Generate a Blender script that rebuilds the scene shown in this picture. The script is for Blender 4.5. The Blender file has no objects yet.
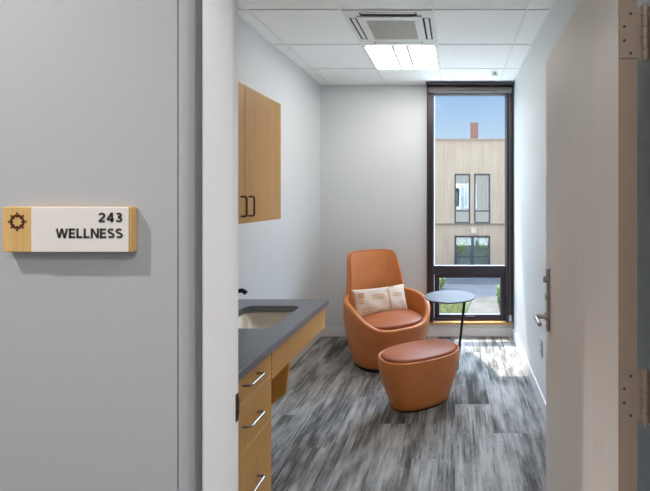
import bpy, bmesh, math, random
from mathutils import Vector, Matrix
random.seed(7)
PI = math.pi
SC = bpy.context.scene
COL = SC.collection

# ------------------------------------------------------------------ camera
CH = 1.519                      # lens height
F = 409.0                       # focal length in pixels of the 650 px wide frame
cam_d = bpy.data.cameras.new('camera')
cam = bpy.data.objects.new('camera', cam_d)
COL.objects.link(cam)
cam.location = (0, 0, CH)
cam.rotation_euler = (PI / 2, 0, 0)
cam_d.sensor_width = 36.0
cam_d.lens = F * 36.0 / 650.0
cam_d.shift_x = (325 - 455) / 650.0
cam_d.shift_y = (197 - 245.5) / 650.0
cam_d.clip_start = 0.02
cam_d.clip_end = 300
SC.camera = cam

# ------------------------------------------------------------------ helpers
def link(o, parent=None):
    COL.objects.link(o)
    if parent is not None:
        o.parent = parent
    return o

def tag(o, label=None, cat=None, group=None, kind=None):
    if label: o['label'] = label
    if cat: o['category'] = cat
    if group: o['group'] = group
    if kind: o['kind'] = kind
    return o

def empty(name, loc=(0, 0, 0), rz=0.0):
    o = bpy.data.objects.new(name, None)
    o.empty_display_size = 0.05
    o.location = loc
    o.rotation_euler = (0, 0, rz)
    return link(o)

def thing(name, label, cat, loc=(0, 0, 0), rz=0.0, group=None, kind=None):
    return tag(empty(name, loc, rz), label, cat, group, kind)

def obj(name, bm, mats, parent=None, smooth=False, bevel=0.0, seg=2, sub=0, angle=35):
    me = bpy.data.meshes.new(name)
    bmesh.ops.recalc_face_normals(bm, faces=bm.faces[:])
    bm.to_mesh(me)
    bm.free()
    if not isinstance(mats, (list, tuple)):
        mats = [mats]
    for m in mats:
        me.materials.append(m)
    o = bpy.data.objects.new(name, me)
    link(o, parent)
    if bevel > 0:
        md = o.modifiers.new('bevel', 'BEVEL')
        md.width = bevel
        md.segments = seg
        md.limit_method = 'ANGLE'
        md.angle_limit = math.radians(40)
        md.harden_normals = False
    if sub:
        md = o.modifiers.new('sub', 'SUBSURF')
        md.levels = sub
        md.render_levels = sub
    if smooth:
        for p in me.polygons:
            p.use_smooth = True
    return o

def part(name, bm, m, parent, **k):
    return obj(name, bm, m, parent, **k)

def NB():
    return bmesh.new()

def box(bm, x0, x1, y0, y1, z0, z1, mi=0):
    v = [bm.verts.new((x, y, z)) for x in (x0, x1) for y in (y0, y1) for z in (z0, z1)]
    fs = [(0, 1, 3, 2), (4, 6, 7, 5), (0, 4, 5, 1), (2, 3, 7, 6), (0, 2, 6, 4), (1, 5, 7, 3)]
    for f in fs:
        bm.faces.new([v[i] for i in f]).material_index = mi
    return bm

def cyl(bm, p0, p1, r0, r1=None, n=20, caps=True, mi=0):
    p0, p1 = Vector(p0), Vector(p1)
    r1 = r0 if r1 is None else r1
    d = (p1 - p0).normalized()
    a = d.orthogonal().normalized()
    b = d.cross(a)
    A, B = [], []
    for i in range(n):
        t = 2 * PI * i / n
        e = a * math.cos(t) + b * math.sin(t)
        A.append(bm.verts.new(p0 + e * r0))
        B.append(bm.verts.new(p1 + e * r1))
    for i in range(n):
        j = (i + 1) % n
        bm.faces.new((A[i], A[j], B[j], B[i])).material_index = mi
    if caps:
        bm.faces.new(A[::-1]).material_index = mi
        bm.faces.new(B).material_index = mi
    return bm

def tube(bm, pts, r, n=12, closed=False):
    pts = [Vector(p) for p in pts]
    N = len(pts)
    rings = []
    prev = None
    for i, p in enumerate(pts):
        if closed:
            d = (pts[(i + 1) % N] - pts[i - 1]).normalized()
        else:
            d = (pts[min(i + 1, N - 1)] - pts[max(i - 1, 0)]).normalized()
        if prev is None:
            a = d.orthogonal().normalized()
        else:
            a = (prev - d * prev.dot(d)).normalized()
        prev = a
        b = d.cross(a)
        rr = r[i] if isinstance(r, (list, tuple)) else r
        rings.append([bm.verts.new(p + (a * math.cos(2 * PI * k / n) + b * math.sin(2 * PI * k / n)) * rr) for k in range(n)])
    for i in range(N if closed else N - 1):
        A, B = rings[i], rings[(i + 1) % N]
        for k in range(n):
            bm.faces.new((A[k], A[(k + 1) % n], B[(k + 1) % n], B[k]))
    if not closed:
        bm.faces.new(rings[0][::-1])
        bm.faces.new(rings[-1])
    return bm

def fillet(pts, r, n=6):
    """round the inner corners of a polyline"""
    pts = [Vector(p) for p in pts]
    out = [pts[0]]
    for i in range(1, len(pts) - 1):
        a = (pts[i - 1] - pts[i]); b = (pts[i + 1] - pts[i])
        rr = min(r, a.length * .49, b.length * .49)
        p0 = pts[i] + a.normalized() * rr
        p1 = pts[i] + b.normalized() * rr
        for k in range(n + 1):
            t = k / n
            out.append(p0 * (1 - t) ** 2 + pts[i] * 2 * t * (1 - t) + p1 * t * t)
    out.append(pts[-1])
    return out

def prism(bm, poly, axis, a0, a1, mi=0):
    """poly: 2-D outline; axis 0: poly in YZ extruded along X, 1: XZ along Y, 2: XY along Z"""
    def mk(p, a):
        if axis == 0: return (a, p[0], p[1])
        if axis == 1: return (p[0], a, p[1])
        return (p[0], p[1], a)
    A = [bm.verts.new(mk(p, a0)) for p in poly]
    B = [bm.verts.new(mk(p, a1)) for p in poly]
    n = len(poly)
    for i in range(n):
        j = (i + 1) % n
        bm.faces.new((A[i], A[j], B[j], B[i])).material_index = mi
    bm.faces.new(A[::-1]).material_index = mi
    bm.faces.new(B).material_index = mi
    return bm

def rrect(x0, x1, y0, y1, r, n=6):
    out = []
    for cx, cy, a in ((x1 - r, y1 - r, 0), (x0 + r, y1 - r, 90), (x0 + r, y0 + r, 180), (x1 - r, y0 + r, 270)):
        for k in range(n + 1):
            t = math.radians(a + 90 * k / n)
            out.append((cx + r * math.cos(t), cy + r * math.sin(t)))
    return out

def loft(bm, rings, cap0=False, cap1=False, mi=0, closed=True):
    R = [[bm.verts.new(p) for p in r] for r in rings]
    n = len(R[0])
    for i in range(len(R) - 1):
        for k in range(n if closed else n - 1):
            j = (k + 1) % n
            bm.faces.new((R[i][k], R[i][j], R[i + 1][j], R[i + 1][k])).material_index = mi
    if cap0: bm.faces.new(R[0][::-1]).material_index = mi
    if cap1: bm.faces.new(R[-1]).material_index = mi
    return R

def S(c):                       # sRGB 0-255 -> linear
    f = lambda v: (v / 255 / 12.92) if v / 255 <= .04045 else ((v / 255 + .055) / 1.055) ** 2.4
    return tuple(f(v) for v in c) + (1.0,)

# ------------------------------------------------------------------ materials
class N:
    def __init__(s, name):
        s.m = bpy.data.materials.new(name)
        s.m.use_nodes = True
        s.t = s.m.node_tree
        s.b = s.t.nodes['Principled BSDF']
        s.out = s.t.nodes['Material Output']
    def new(s, k, **a):
        n = s.t.nodes.new(k)
        for q, v in a.items():
            setattr(n, q, v)
        return n
    def l(s, a, b):
        s.t.links.new(a, b)
    def coords(s, scale=(1, 1, 1), kind='Object', loc=(0, 0, 0)):
        tc = s.new('ShaderNodeTexCoord'); mp = s.new('ShaderNodeMapping')
        mp.inputs['Scale'].default_value = scale
        mp.inputs['Location'].default_value = loc
        s.l(tc.outputs[kind], mp.inputs['Vector'])
        return mp.outputs['Vector']
    def noise(s, vec, scale=5, detail=3, rough=.5, dist=0.0):
        n = s.new('ShaderNodeTexNoise')
        n.inputs['Scale'].default_value = scale
        n.inputs['Detail'].default_value = detail
        n.inputs['Roughness'].default_value = rough
        n.inputs['Distortion'].default_value = dist
        s.l(vec, n.inputs['Vector'])
        return n.outputs['Fac']
    def ramp(s, fac, stops, interp='LINEAR'):
        r = s.new('ShaderNodeValToRGB')
        r.color_ramp.interpolation = interp
        e = r.color_ramp.elements
        while len(e) < len(stops): e.new(.5)
        for q, (p, c) in zip(e, stops):
            q.position = p
            q.color = c if len(c) == 4 else tuple(c) + (1,)
        s.l(fac, r.inputs['Fac'])
        return r.outputs['Color']
    def mix(s, fac, a, b, mode='MIX'):
        m = s.new('ShaderNodeMix', data_type='RGBA', blend_type=mode)
        if isinstance(fac, (int, float)): m.inputs[0].default_value = fac
        else: s.l(fac, m.inputs[0])
        for q, v in ((m.inputs[6], a), (m.inputs[7], b)):
            if isinstance(v, tuple): q.default_value = v
            else: s.l(v, q)
        return m.outputs[2]
    def bump(s, h, strength=.2, dist=.01):
        b = s.new('ShaderNodeBump')
        b.inputs['Strength'].default_value = strength
        b.inputs['Distance'].default_value = dist
        s.l(h, b.inputs['Height'])
        s.l(b.outputs['Normal'], s.b.inputs['Normal'])
    def set(s, rough=.5, metal=0.0, spec=.5):
        s.b.inputs['Roughness'].default_value = rough
        s.b.inputs['Metallic'].default_value = metal
        s.b.inputs['Specular IOR Level'].default_value = spec

def plain(name, rgb, rough=.5, metal=0.0, var=.06, nscale=40, bump=0.0, spec=.5):
    n = N(name)
    c = S(rgb)
    f = n.noise(n.coords(), nscale, 3)
    lo = tuple(v * (1 - var) for v in c[:3]) + (1,)
    hi = tuple(min(1, v * (1 + var)) for v in c[:3]) + (1,)
    n.l(n.ramp(f, [(.3, lo), (.7, hi)]), n.b.inputs['Base Color'])
    if bump: n.bump(f, bump, .002)
    n.set(rough, metal, spec)
    return n.m

def wood(name, base, dark, axis=2, rough=.42, fine=55, wide=7):
    n = N(name)
    st = [1.0, 1.0, 1.0]; st[axis] = .045
    v1 = n.coords(tuple(st))
    f1 = n.noise(v1, fine, 4, .6)
    f2 = n.noise(v1, wide, 2, .5, .3)
    f3 = n.noise(v1, fine * 5, 2, .5)
    c1 = n.ramp(f1, [(.3, S(dark)), (.62, S(base))])
    c2 = n.ramp(f2, [(.3, tuple(v * .86 for v in S(base)[:3])), (.7, tuple(min(1, v * 1.08) for v in S(base)[:3]))])
    c = n.mix(.5, c1, c2)
    c = n.mix(.12, c, n.ramp(f3, [(.3, (.3, .3, .3)), (.7, (1, 1, 1))]), 'MULTIPLY')
    n.l(c, n.b.inputs['Base Color'])
    n.bump(f3, .05, .001)
    n.set(rough)
    return n.m

def glass(name, tint=(.96, .98, .98), refl=.0):
    n = N(name)
    n.t.nodes.remove(n.b)
    tr = n.new('ShaderNodeBsdfTransparent'); tr.inputs['Color'].default_value = tint + (1,)
    gl = n.new('ShaderNodeBsdfGlossy'); gl.inputs['Roughness'].default_value = .02
    fr = n.new('ShaderNodeLayerWeight'); fr.inputs['Blend'].default_value = .25
    mp = n.new('ShaderNodeMath', operation='MULTIPLY_ADD')
    n.l(fr.outputs['Fresnel'], mp.inputs[0]); mp.inputs[1].default_value = .12; mp.inputs[2].default_value = refl
    mx = n.new('ShaderNodeMixShader')
    n.l(mp.outputs[0], mx.inputs[0]); n.l(tr.outputs[0], mx.inputs[1]); n.l(gl.outputs[0], mx.inputs[2])
    n.l(mx.outputs[0], n.out.inputs['Surface'])
    return n.m

def emit(name, rgb, strength):
    n = N(name)
    n.b.inputs['Base Color'].default_value = rgb + (1,)
    f = n.noise(n.coords(), 30, 1)
    n.l(n.ramp(f, [(.2, tuple(v * .99 for v in rgb)), (.8, rgb)]), n.b.inputs['Emission Color'])
    n.b.inputs['Emission Strength'].default_value = strength
    return n.m

def carpet_mat():
    n = N('carpet')
    tc = n.new('ShaderNodeTexCoord')
    # ashlar planks 0.25 x 1.0 m running into the room
    sep = n.new('ShaderNodeSeparateXYZ'); n.l(tc.outputs['Object'], sep.inputs[0])
    def mth(op, a, b=None):
        m = n.new('ShaderNodeMath', operation=op)
        for q, v in zip(m.inputs, (a, b)):
            if v is None: continue
            if isinstance(v, (int, float)): q.default_value = v
            else: n.l(v, q)
        return m.outputs[0]
    cx = mth('FLOOR', mth('DIVIDE', sep.outputs['X'], .25))
    off = mth('MULTIPLY', cx, .37)
    cy = mth('FLOOR', mth('ADD', sep.outputs['Y'], off))
    idc = n.new('ShaderNodeCombineXYZ'); n.l(cx, idc.inputs[0]); n.l(cy, idc.inputs[1])
    wn = n.new('ShaderNodeTexWhiteNoise', noise_dimensions='2D'); n.l(idc.outputs[0], wn.inputs['Vector'])
    sc = n.new('ShaderNodeVectorMath', operation='SCALE'); n.l(wn.outputs['Color'], sc.inputs[0]); sc.inputs['Scale'].default_value = 13.0
    ad = n.new('ShaderNodeVectorMath', operation='ADD'); n.l(tc.outputs['Object'], ad.inputs[0]); n.l(sc.outputs[0], ad.inputs[1])
    def st(v, s):
        mp = n.new('ShaderNodeMapping'); mp.inputs['Scale'].default_value = s; n.l(v, mp.inputs['Vector']); return mp.outputs[0]
    # rows of yarn 6 mm wide, each with its own run of colours along the plank
    row = mth('FLOOR', mth('DIVIDE', sep.outputs['X'], .0125))
    rowc = n.new('ShaderNodeCombineXYZ'); n.l(mth('MULTIPLY', row, 3.71), rowc.inputs[0]); n.l(sep.outputs['Y'], rowc.inputs[1])
    ada = n.new('ShaderNodeVectorMath', operation='ADD'); n.l(rowc.outputs[0], ada.inputs[0]); n.l(sc.outputs[0], ada.inputs[1])
    row2 = mth('FLOOR', mth('DIVIDE', sep.outputs['X'], .048))
    rowd = n.new('ShaderNodeCombineXYZ'); n.l(mth('MULTIPLY', row2, 2.37), rowd.inputs[0]); n.l(sep.outputs['Y'], rowd.inputs[1])
    adb = n.new('ShaderNodeVectorMath', operation='ADD'); n.l(rowd.outputs[0], adb.inputs[0]); n.l(sc.outputs[0], adb.inputs[1])
    big = n.noise(st(ad.outputs[0], (5.0, 1.3, 1)), 1.0, 2, .5, .2)
    mid = n.noise(st(adb.outputs[0], (1, 2.6, 1)), 1.0, 2, .55)
    fin = n.noise(st(ada.outputs[0], (1, 5.0, 1)), 1.0, 2, .6)
    rid = n.new('ShaderNodeCombineXYZ'); n.l(row, rid.inputs[0]); n.l(cy, rid.inputs[1])
    rw = n.new('ShaderNodeTexWhiteNoise', noise_dimensions='2D'); n.l(rid.outputs[0], rw.inputs['Vector'])
    line = n.noise(st(tc.outputs['Object'], (160, 40, 1)), 1.0, 1, .5)
    s1 = mth('ADD', mth('MULTIPLY', big, 1.06), mth('MULTIPLY', mid, .80))
    s2 = mth('ADD', s1, mth('MULTIPLY', fin, .70))
    s3 = mth('ADD', s2, mth('MULTIPLY', line, .22))
    s3 = mth('ADD', s3, mth('MULTIPLY', wn.outputs['Value'], .14))
    s3 = mth('ADD', s3, mth('MULTIPLY', rw.outputs['Value'], .13))
    v = mth('DIVIDE', s3, 3.05)
    c = n.ramp(v, [(.40, S((86, 82, 79))), (.455, S((112, 109, 106))), (.50, S((143, 140, 137))), (.54, S((163, 160, 157))), (.60, S((188, 185, 182)))])
    n.l(c, n.b.inputs['Base Color'])
    n.bump(mth('ADD', fin, line), .5, .004)
    n.set(.95, 0, .15)
    return n.m

def leather(name, rgb, rough=.42):
    n = N(name)
    v = n.coords()
    f = n.noise(v, 9, 3)
    vo = n.new('ShaderNodeTexVoronoi'); vo.inputs['Scale'].default_value = 420; n.l(v, vo.inputs['Vector'])
    c = S(rgb)
    n.l(n.ramp(f, [(.3, tuple(q * .93 for q in c[:3])), (.7, tuple(min(1, q * 1.05) for q in c[:3]))]), n.b.inputs['Base Color'])
    n.bump(vo.outputs['Distance'], .10, .0008)
    n.set(rough, 0, .4)
    return n.m

def counter_mat():
    n = N('solid_surface')
    v = n.coords()
    f = n.noise(v, 420, 2, .6)
    f2 = n.noise(v, 90, 3, .6)
    c = n.mix(.35, n.ramp(f, [(.35, S((78, 80, 86))), (.66, S((122, 125, 132)))]), n.ramp(f2, [(.4, S((86, 88, 94))), (.6, S((106, 108, 115)))]))
    n.l(c, n.b.inputs['Base Color'])
    n.set(.28, 0, .8)
    return n.m

def cladding_mat():
    n = N('timber_cladding')
    v = n.coords((1, 1, .035))
    f = n.noise(v, 9, 4, .65)
    f2 = n.noise(n.coords((1, 1, .2)), 1.6, 3, .6)
    c = n.mix(.45, n.ramp(f, [(.3, S((163, 147, 131))), (.7, S((188, 171, 155)))]), n.ramp(f2, [(.35, S((169, 152, 135))), (.65, S((192, 177, 161)))]))
    w = n.new('ShaderNodeTexWave', wave_type='BANDS', bands_direction='X'); w.inputs['Scale'].default_value = 1.1
    n.l(n.coords(), w.inputs['Vector'])
    c = n.mix(.25, c, n.ramp(w.outputs['Fac'], [(.0, (.62, .6, .58)), (.08, (1, 1, 1))]), 'MULTIPLY')
    n.l(c, n.b.inputs['Base Color'])
    n.set(.8)
    return n.m

def brick_mat():
    n = N('brick')
    b = n.new('ShaderNodeTexBrick')
    b.inputs['Scale'].default_value = 9
    b.inputs['Color1'].default_value = S((132, 94, 88)); b.inputs['Color2'].default_value = S((112, 78, 74)); b.inputs['Mortar'].default_value = S((150, 130, 122))
    b.inputs['Mortar Size'].default_value = .015
    tc = n.new('ShaderNodeTexCoord'); mp = n.new('ShaderNodeMapping'); mp.inputs['Rotation'].default_value = (PI / 2, 0, 0)
    n.l(tc.outputs['Object'], mp.inputs[0]); n.l(mp.outputs[0], b.inputs['Vector'])
    n.l(b.outputs['Color'], n.b.inputs['Base Color']); n.set(.9)
    return n.m

def ground_mat(name, lo, hi, scale=1.0, rough=.9):
    n = N(name)
    v = n.coords()
    a = n.noise(v, .9 * scale, 4, .6); b = n.noise(v, 26 * scale, 3, .6)
    m = n.mix(.4, n.ramp(a, [(.35, S(lo)), (.65, S(hi))]), n.ramp(b, [(.35, S(lo)), (.65, S(hi))]))
    n.l(m, n.b.inputs['Base Color']); n.set(rough, 0, .2)
    return n.m

M = dict(
    wall=plain('wall_paint', (223, 226, 227), .48, var=.012, nscale=180, bump=.06, spec=.3),
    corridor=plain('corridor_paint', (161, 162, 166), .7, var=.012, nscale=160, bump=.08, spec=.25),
    frame=plain('door_frame_enamel', (234, 234, 236), .4, var=.008, nscale=60, spec=.4),
    base=plain('baseboard_paint', (232, 232, 232), .45, var=.01),
    tile=plain('ceiling_tile', (247, 248, 246), .9, var=.03, nscale=260, bump=.12, spec=.1),
    tee=plain('ceiling_tee', (236, 237, 235), .55, var=.01),
    ducting=plain('unit_white_plastic', (226, 227, 224), .4, var=.01),
    grille=plain('unit_grille_plastic', (196, 194, 184), .6, var=.02),
    dark=plain('dark_gap', (22, 22, 22), .7, var=.05),
    bronze=plain('bronze_aluminium', (66, 59, 67), .38, .25, var=.05, nscale=12),
    shade=plain('shade_fabric', (122, 116, 112), .85, var=.06, nscale=300),
    black=plain('black_metal', (24, 24, 26), .4, .3, var=.05),
    steel=plain('brushed_steel', (168, 163, 156), .34, 1.0, var=.05, nscale=90),
    darksteel=plain('dark_bronze_pull', (72, 62, 54), .35, .8, var=.05),
    hinge=plain('hinge_primed_metal', (150, 132, 118), .5, .2, var=.06, nscale=50),
    hole=plain('screw_recess', (70, 58, 50), .6, .2, var=.1),
    oak=wood('oak_veneer', (224, 168, 94), (202, 144, 74)),
    oakh=wood('oak_veneer_horizontal', (200, 154, 104), (172, 126, 80), axis=1),
    signwood=wood('sign_bamboo', (200, 162, 104), (178, 137, 80), axis=2, fine=160, wide=30),
    sillwood=wood('sill_oak', (214, 166, 108), (190, 140, 84), axis=0),
    counter=counter_mat(),
    sink=plain('sink_bisque', (243, 234, 218), .25, var=.02, nscale=15),
    leather=leather('caramel_leather', (207, 126, 70)),
    leather2=leather('caramel_leather_seat', (170, 96, 58), .5),
    signwhite=plain('sign_white', (205, 200, 195), .5, var=.01),
    ink=plain('sign_lettering', (48, 46, 46), .6, var=.03),
    burnt=plain('sign_emblem', (98, 48, 22), .7, var=.08),
    carpet=carpet_mat(),
    table=plain('table_laminate', (92, 87, 90), .5, var=.02, nscale=20, spec=.25),
    cream=plain('pillow_cream', (226, 208, 192), .9, var=.05, nscale=240, bump=.3, spec=.1),
    tan=plain('pillow_tan', (200, 162, 116), .9, var=.12, nscale=200, bump=.3, spec=.1),
    plate=plain('outlet_plastic', (200, 200, 202), .4, var=.01),
    glass=glass('window_glass'),
    farglass=glass('far_glass', (.84, .92, .92), .36), farglass2=glass('far_door_glass', (.90, .95, .95), .06), leafrefl=ground_mat('leaf_reflection', (150, 180, 96), (196, 210, 140), 4),  # leaves coloured bright to stand in for reflected green
    clad=cladding_mat(), brick=brick_mat(),
    farframe=plain('far_window_frame', (74, 76, 86), .5, var=.03, nscale=3),
    belt=plain('belt_flashing', (120, 110, 100), .7, var=.05, nscale=3),
    roofcap=plain('roof_cap', (150, 140, 128), .6, var=.04, nscale=3),
    interior=plain('far_room_paint', (226, 236, 234), .8, var=.04, nscale=2),
    curtain=plain('far_blind_grey', (86, 108, 112), .8, var=.15, nscale=4),
    asphalt=ground_mat('asphalt', (50, 51, 56), (66, 67, 72)),
    gravel=ground_mat('gravel_path', (58, 53, 48), (86, 79, 72), 1.6),
    bounce_paving=ground_mat('bounce_concrete', (206, 203, 196), (222, 219, 212)),  # pale so the added slab outside bounces daylight
    soil=ground_mat('lawn_soil', (52, 60, 34), (78, 80, 52), 2),
    grass=ground_mat('grass_blades', (100, 106, 64), (142, 143, 100), 3),
    leaf=ground_mat('leaf', (78, 110, 52), (136, 160, 88), 4),
    bark=ground_mat('bark', (92, 74, 58), (120, 100, 80), 3),
)
nd = N('door_paint')            # warm taupe door with a faint vertical brushed grain
f = nd.noise(nd.coords((1, 1, .05)), 40, 3, .6)
nd.l(nd.ramp(f, [(.3, S((228, 218, 209))), (.7, S((235, 225, 216)))]), nd.b.inputs['Base Color'])
nd.set(.55, 0, .3)
M['door'] = nd.m
M['edge'] = plain('door_edge_shaded', (146, 125, 109), .5, var=.03, nscale=30)  # door colour darkened for the shade on the hinge edge
M['lens'] = emit('light_lens', (1.0, .95, .89), 12.0)

# ------------------------------------------------------------------ room dimensions
XL, XR, YB, H = -1.47, .632, 4.457, 2.743
YW, YI = .769, .945             # corridor face and room face of the door wall
OL, OR, OH = -.500, .452, 2.15  # door opening
HC = 3.3                        # corridor ceiling

def struct(name, bm, m, label, cat, **k):
    return tag(obj(name, bm, m, None, **k), label, cat, kind='structure')

bm = NB(); box(bm, -4.2, 3.2, -1.8, YB + .12, -.12, 0)
struct('floor', bm, M['carpet'], 'grey streaked plank carpet covering the whole floor', 'floor')

# ceiling slab with its lay-in grid
bm = NB(); box(bm, XL - .12, XR + .12, YI - .02, YB + .05, H, H + .12)
ceil = struct('ceiling', bm, M['tile'], 'white lay-in tile ceiling of the small room', 'ceiling')
bm = NB()
tw = .0075
GX = (-1.359, -.7495, -.14, .4695)
GY = (1.454, 2.063, 2.673, 3.279, 3.89)
for x in GX: box(bm, x - tw, x + tw, YI + .01, YB, H - .005, H + .002)
for y in GY: box(bm, XL, XR, y - tw, y + tw, H - .0055, H + .002)
box(bm, XL, XL + .018, YI + .01, YB, H - .004, H + .002); box(bm, XR - .018, XR, YI + .01, YB, H - .004, H + .002)
box(bm, XL, XR, YB - .018, YB, H - .0045, H + .002)
part('ceiling_grid', bm, M['tee'], ceil)

# walls
bm = NB(); box(bm, XL - .12, XL, YI, YB + .1, 0, HC)
struct('wall_left', bm, M['wall'], 'white left wall carrying the oak cabinets', 'wall')
bm = NB(); box(bm, XR, XR + .12, YI, YB + .14, 0, HC)
struct('wall_right', bm, M['wall'], 'white right wall behind the open door', 'wall')
WX0 = -.305                     # window opening
WZ0, WZ1 = .135, 2.715
bm = NB()
box(bm, XL, WX0, YB, 4.60, 0, H)
box(bm, XL, -.246, 4.60, 4.93, -.3, HC)           # outer pier beside the window
box(bm, WX0, XR, YB, 4.62, 0, WZ0 - .001)
box(bm, WX0, XR, YB, 4.60, WZ1, H)
box(bm, XL, XR + .12, YB, 4.60, H, HC)
struct('wall_back', bm, M['wall'], 'white back wall around the tall window', 'wall')
# wall with the door opening, rounded at the reveal
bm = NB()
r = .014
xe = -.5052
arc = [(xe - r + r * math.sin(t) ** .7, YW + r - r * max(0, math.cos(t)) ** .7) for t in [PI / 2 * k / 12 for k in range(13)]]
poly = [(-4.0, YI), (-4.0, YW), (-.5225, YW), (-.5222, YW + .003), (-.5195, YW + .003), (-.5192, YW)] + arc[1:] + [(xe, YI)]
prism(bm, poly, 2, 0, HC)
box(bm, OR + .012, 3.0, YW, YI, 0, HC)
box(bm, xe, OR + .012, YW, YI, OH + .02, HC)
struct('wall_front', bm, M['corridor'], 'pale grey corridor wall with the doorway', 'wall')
for nm, b in (('wall_corridor_left', (-4.1, -4.0, -1.7, YW)), ('wall_corridor_right', (3.0, 3.1, -1.7, YW)), ('wall_corridor_rear', (-4.0, 3.0, -1.75, -1.65))):
    bm = NB(); box(bm, *b, 0, HC)
    struct(nm, bm, M['wall'], 'pale grey corridor wall behind the viewpoint', 'wall')
bm = NB(); box(bm, -4.1, 3.1, -1.75, YI, HC, HC + .1)
struct('ceiling_corridor', bm, M['tile'], 'corridor ceiling outside the doorway', 'ceiling')

# baseboards
bm = NB(); box(bm, XL + .0005, XR - .013, YB - .012, YB - .0005, .0005, .100)
struct('baseboard_back', bm, M['base'], 'white baseboard along the back wall', 'baseboard', bevel=.003)
bm = NB(); box(bm, XR - .012, XR - .0005, YI + .02, YB - .001, .0005, .100)
struct('baseboard_right', bm, M['base'], 'white baseboard along the right wall', 'baseboard', bevel=.003)
bm = NB(); box(bm, XL + .0005, XL + .012, 1.915, YB - .013, .0005, .100)
struct('baseboard_left', bm, M['base'], 'white baseboard under the wall-hung counter', 'baseboard', bevel=.003)

# steel door frame (left jamb, right jamb, head), single rabbet with stop
def jamb(x_face, x_stop, x_rab, s):
    # outline in XY
    return [(x_face, .789), (x_stop, .789), (x_stop, .892), (x_rab, .892), (x_rab, .944), (x_face, .944)]
bm = NB()
prism(bm, [(-.4858, .789), (-.484, .789), (-.484, .892), (-.5, .892), (-.5, .944), (-.5045, .944), (-.5045, .86), (-.4858, .86)], 2, 0, OH)
prism(bm, jamb(OR + .0115, OR - .016, OR, 1), 2, 0, OH)
box(bm, -.4858, OR + .0115, .789, .892, OH - .016, OH + .019); box(bm, -.5045, -.4858, .815, .86, 0, OH)
box(bm, -.5045, OR + .0115, .892, .944, OH, OH + .019)
fr = struct('trim_1', bm, M['frame'], 'white painted steel door frame lining the doorway', 'door frame', bevel=.0015)
bm = NB(); box(bm, -.5, -.4990, .932, .9435, 1.005, 1.068)
box(bm, -.4990, -.4978, .936, .9443, 1.018, 1.056)
part('strike_plate', bm, M['darksteel'], fr)

# ------------------------------------------------------------------ door, open into the room
DL, DT, DH = .9144, .0445, 2.134
dd = Vector((.4165 - .382, .9136, 0)).normalized()
door = thing('door_1', 'taupe painted door standing open against the right wall', 'door', (.382, .958, .006), math.atan2(dd.y, dd.x), kind='structure')
bm = NB(); box(bm, 0, DL, -DT, 0, 0, DH)
part('door_leaf', bm, M['door'], door, bevel=.0012, seg=1)
bm = NB(); box(bm, -.0006, .0, -DT + .0004, -.0004, .001, DH - .001)  # thin sheet carrying the painted shade of the hinge edge
part('shaded_edge', bm, M['edge'], door)
for hz in (1.8945, 1.049):
    bm = NB()
    prism(bm, rrect(-.0505, -.003, hz - .0572, hz + .0572, .003, 3), 0, -.0026, -.0002)
    hg = part('hinge', bm, M['hinge'], door)
    bm = NB()
    for k in range(5):
        z0 = hz - .0625 + k * .0252
        cyl(bm, (-.004, -.0605, z0 + .0008), (-.004, -.0605, z0 + .0244), .0082, n=20)
    cyl(bm, (-.004, -.0605, hz - .066), (-.004, -.0605, hz + .066), .0062, n=16)
    for k in (0, 2, 4):
        z0 = hz - .0625 + k * .0252
        box(bm, -.0028, -.0006, -.057, -.0495, z0 + .001, z0 + .0242)
    part('hinge_barrel', bm, M['hinge'], hg, smooth=False)
    bm = NB(); box(bm, -.040, -.006, -.068, -.0665, hz - .057, hz + .057)
    part('hinge_leaf', bm, M['hinge'], hg)
    for (yy, zz) in ((-.028, .046), (-.0135, .0165), (-.0135, -.0165), (-.028, -.046)):
        bm = NB(); cyl(bm, (-.0032, yy, hz + zz), (-.0027, yy, hz + zz), .0036, n=16)
        cyl(bm, (-.0036, yy, hz + zz), (-.0032, yy, hz + zz), .0016, n=6)
        part('screw', bm, M['hole'], hg)
# lever set: tall escutcheon with thumb turn, lever pointing back to the hinges
lx = DL - .070
bm = NB(); prism(bm, rrect(lx - .021, lx + .021, .925, 1.200, .006, 4), 1, .0005, .0105)
esc = part('lock_plate', bm, M['steel'], door, bevel=.0012)
bm = NB(); cyl(bm, (lx, .0105, 1.150), (lx, .020, 1.150), .0145, n=24); box(bm, lx - .005, lx + .005, .020, .026, 1.138, 1.162)
part('thumb_turn', bm, M['steel'], esc, bevel=.001)
bm = NB(); cyl(bm, (lx, .0105, 1.075), (lx, .0165, 1.075), .0135, n=24); cyl(bm, (lx, .0165, 1.075), (lx, .0175, 1.075), .006, n=16)
part('lock_cylinder', bm, M['steel'], esc)
bm = NB()
cyl(bm, (lx, .0105, .986), (lx, .018, .986), .018, n=28)
tube(bm, fillet([(lx, .012, .986), (lx, .060, .986), (lx - .115, .060, .986)], .018, 8), .0088, n=18)
part('lever_handle', bm, M['steel'], door, smooth=False, bevel=.0)
bm = NB(); box(bm, DL, DL + .0012, -.036, -.008, .88, 1.18)
part('latch_plate', bm, M['steel'], door)

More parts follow.
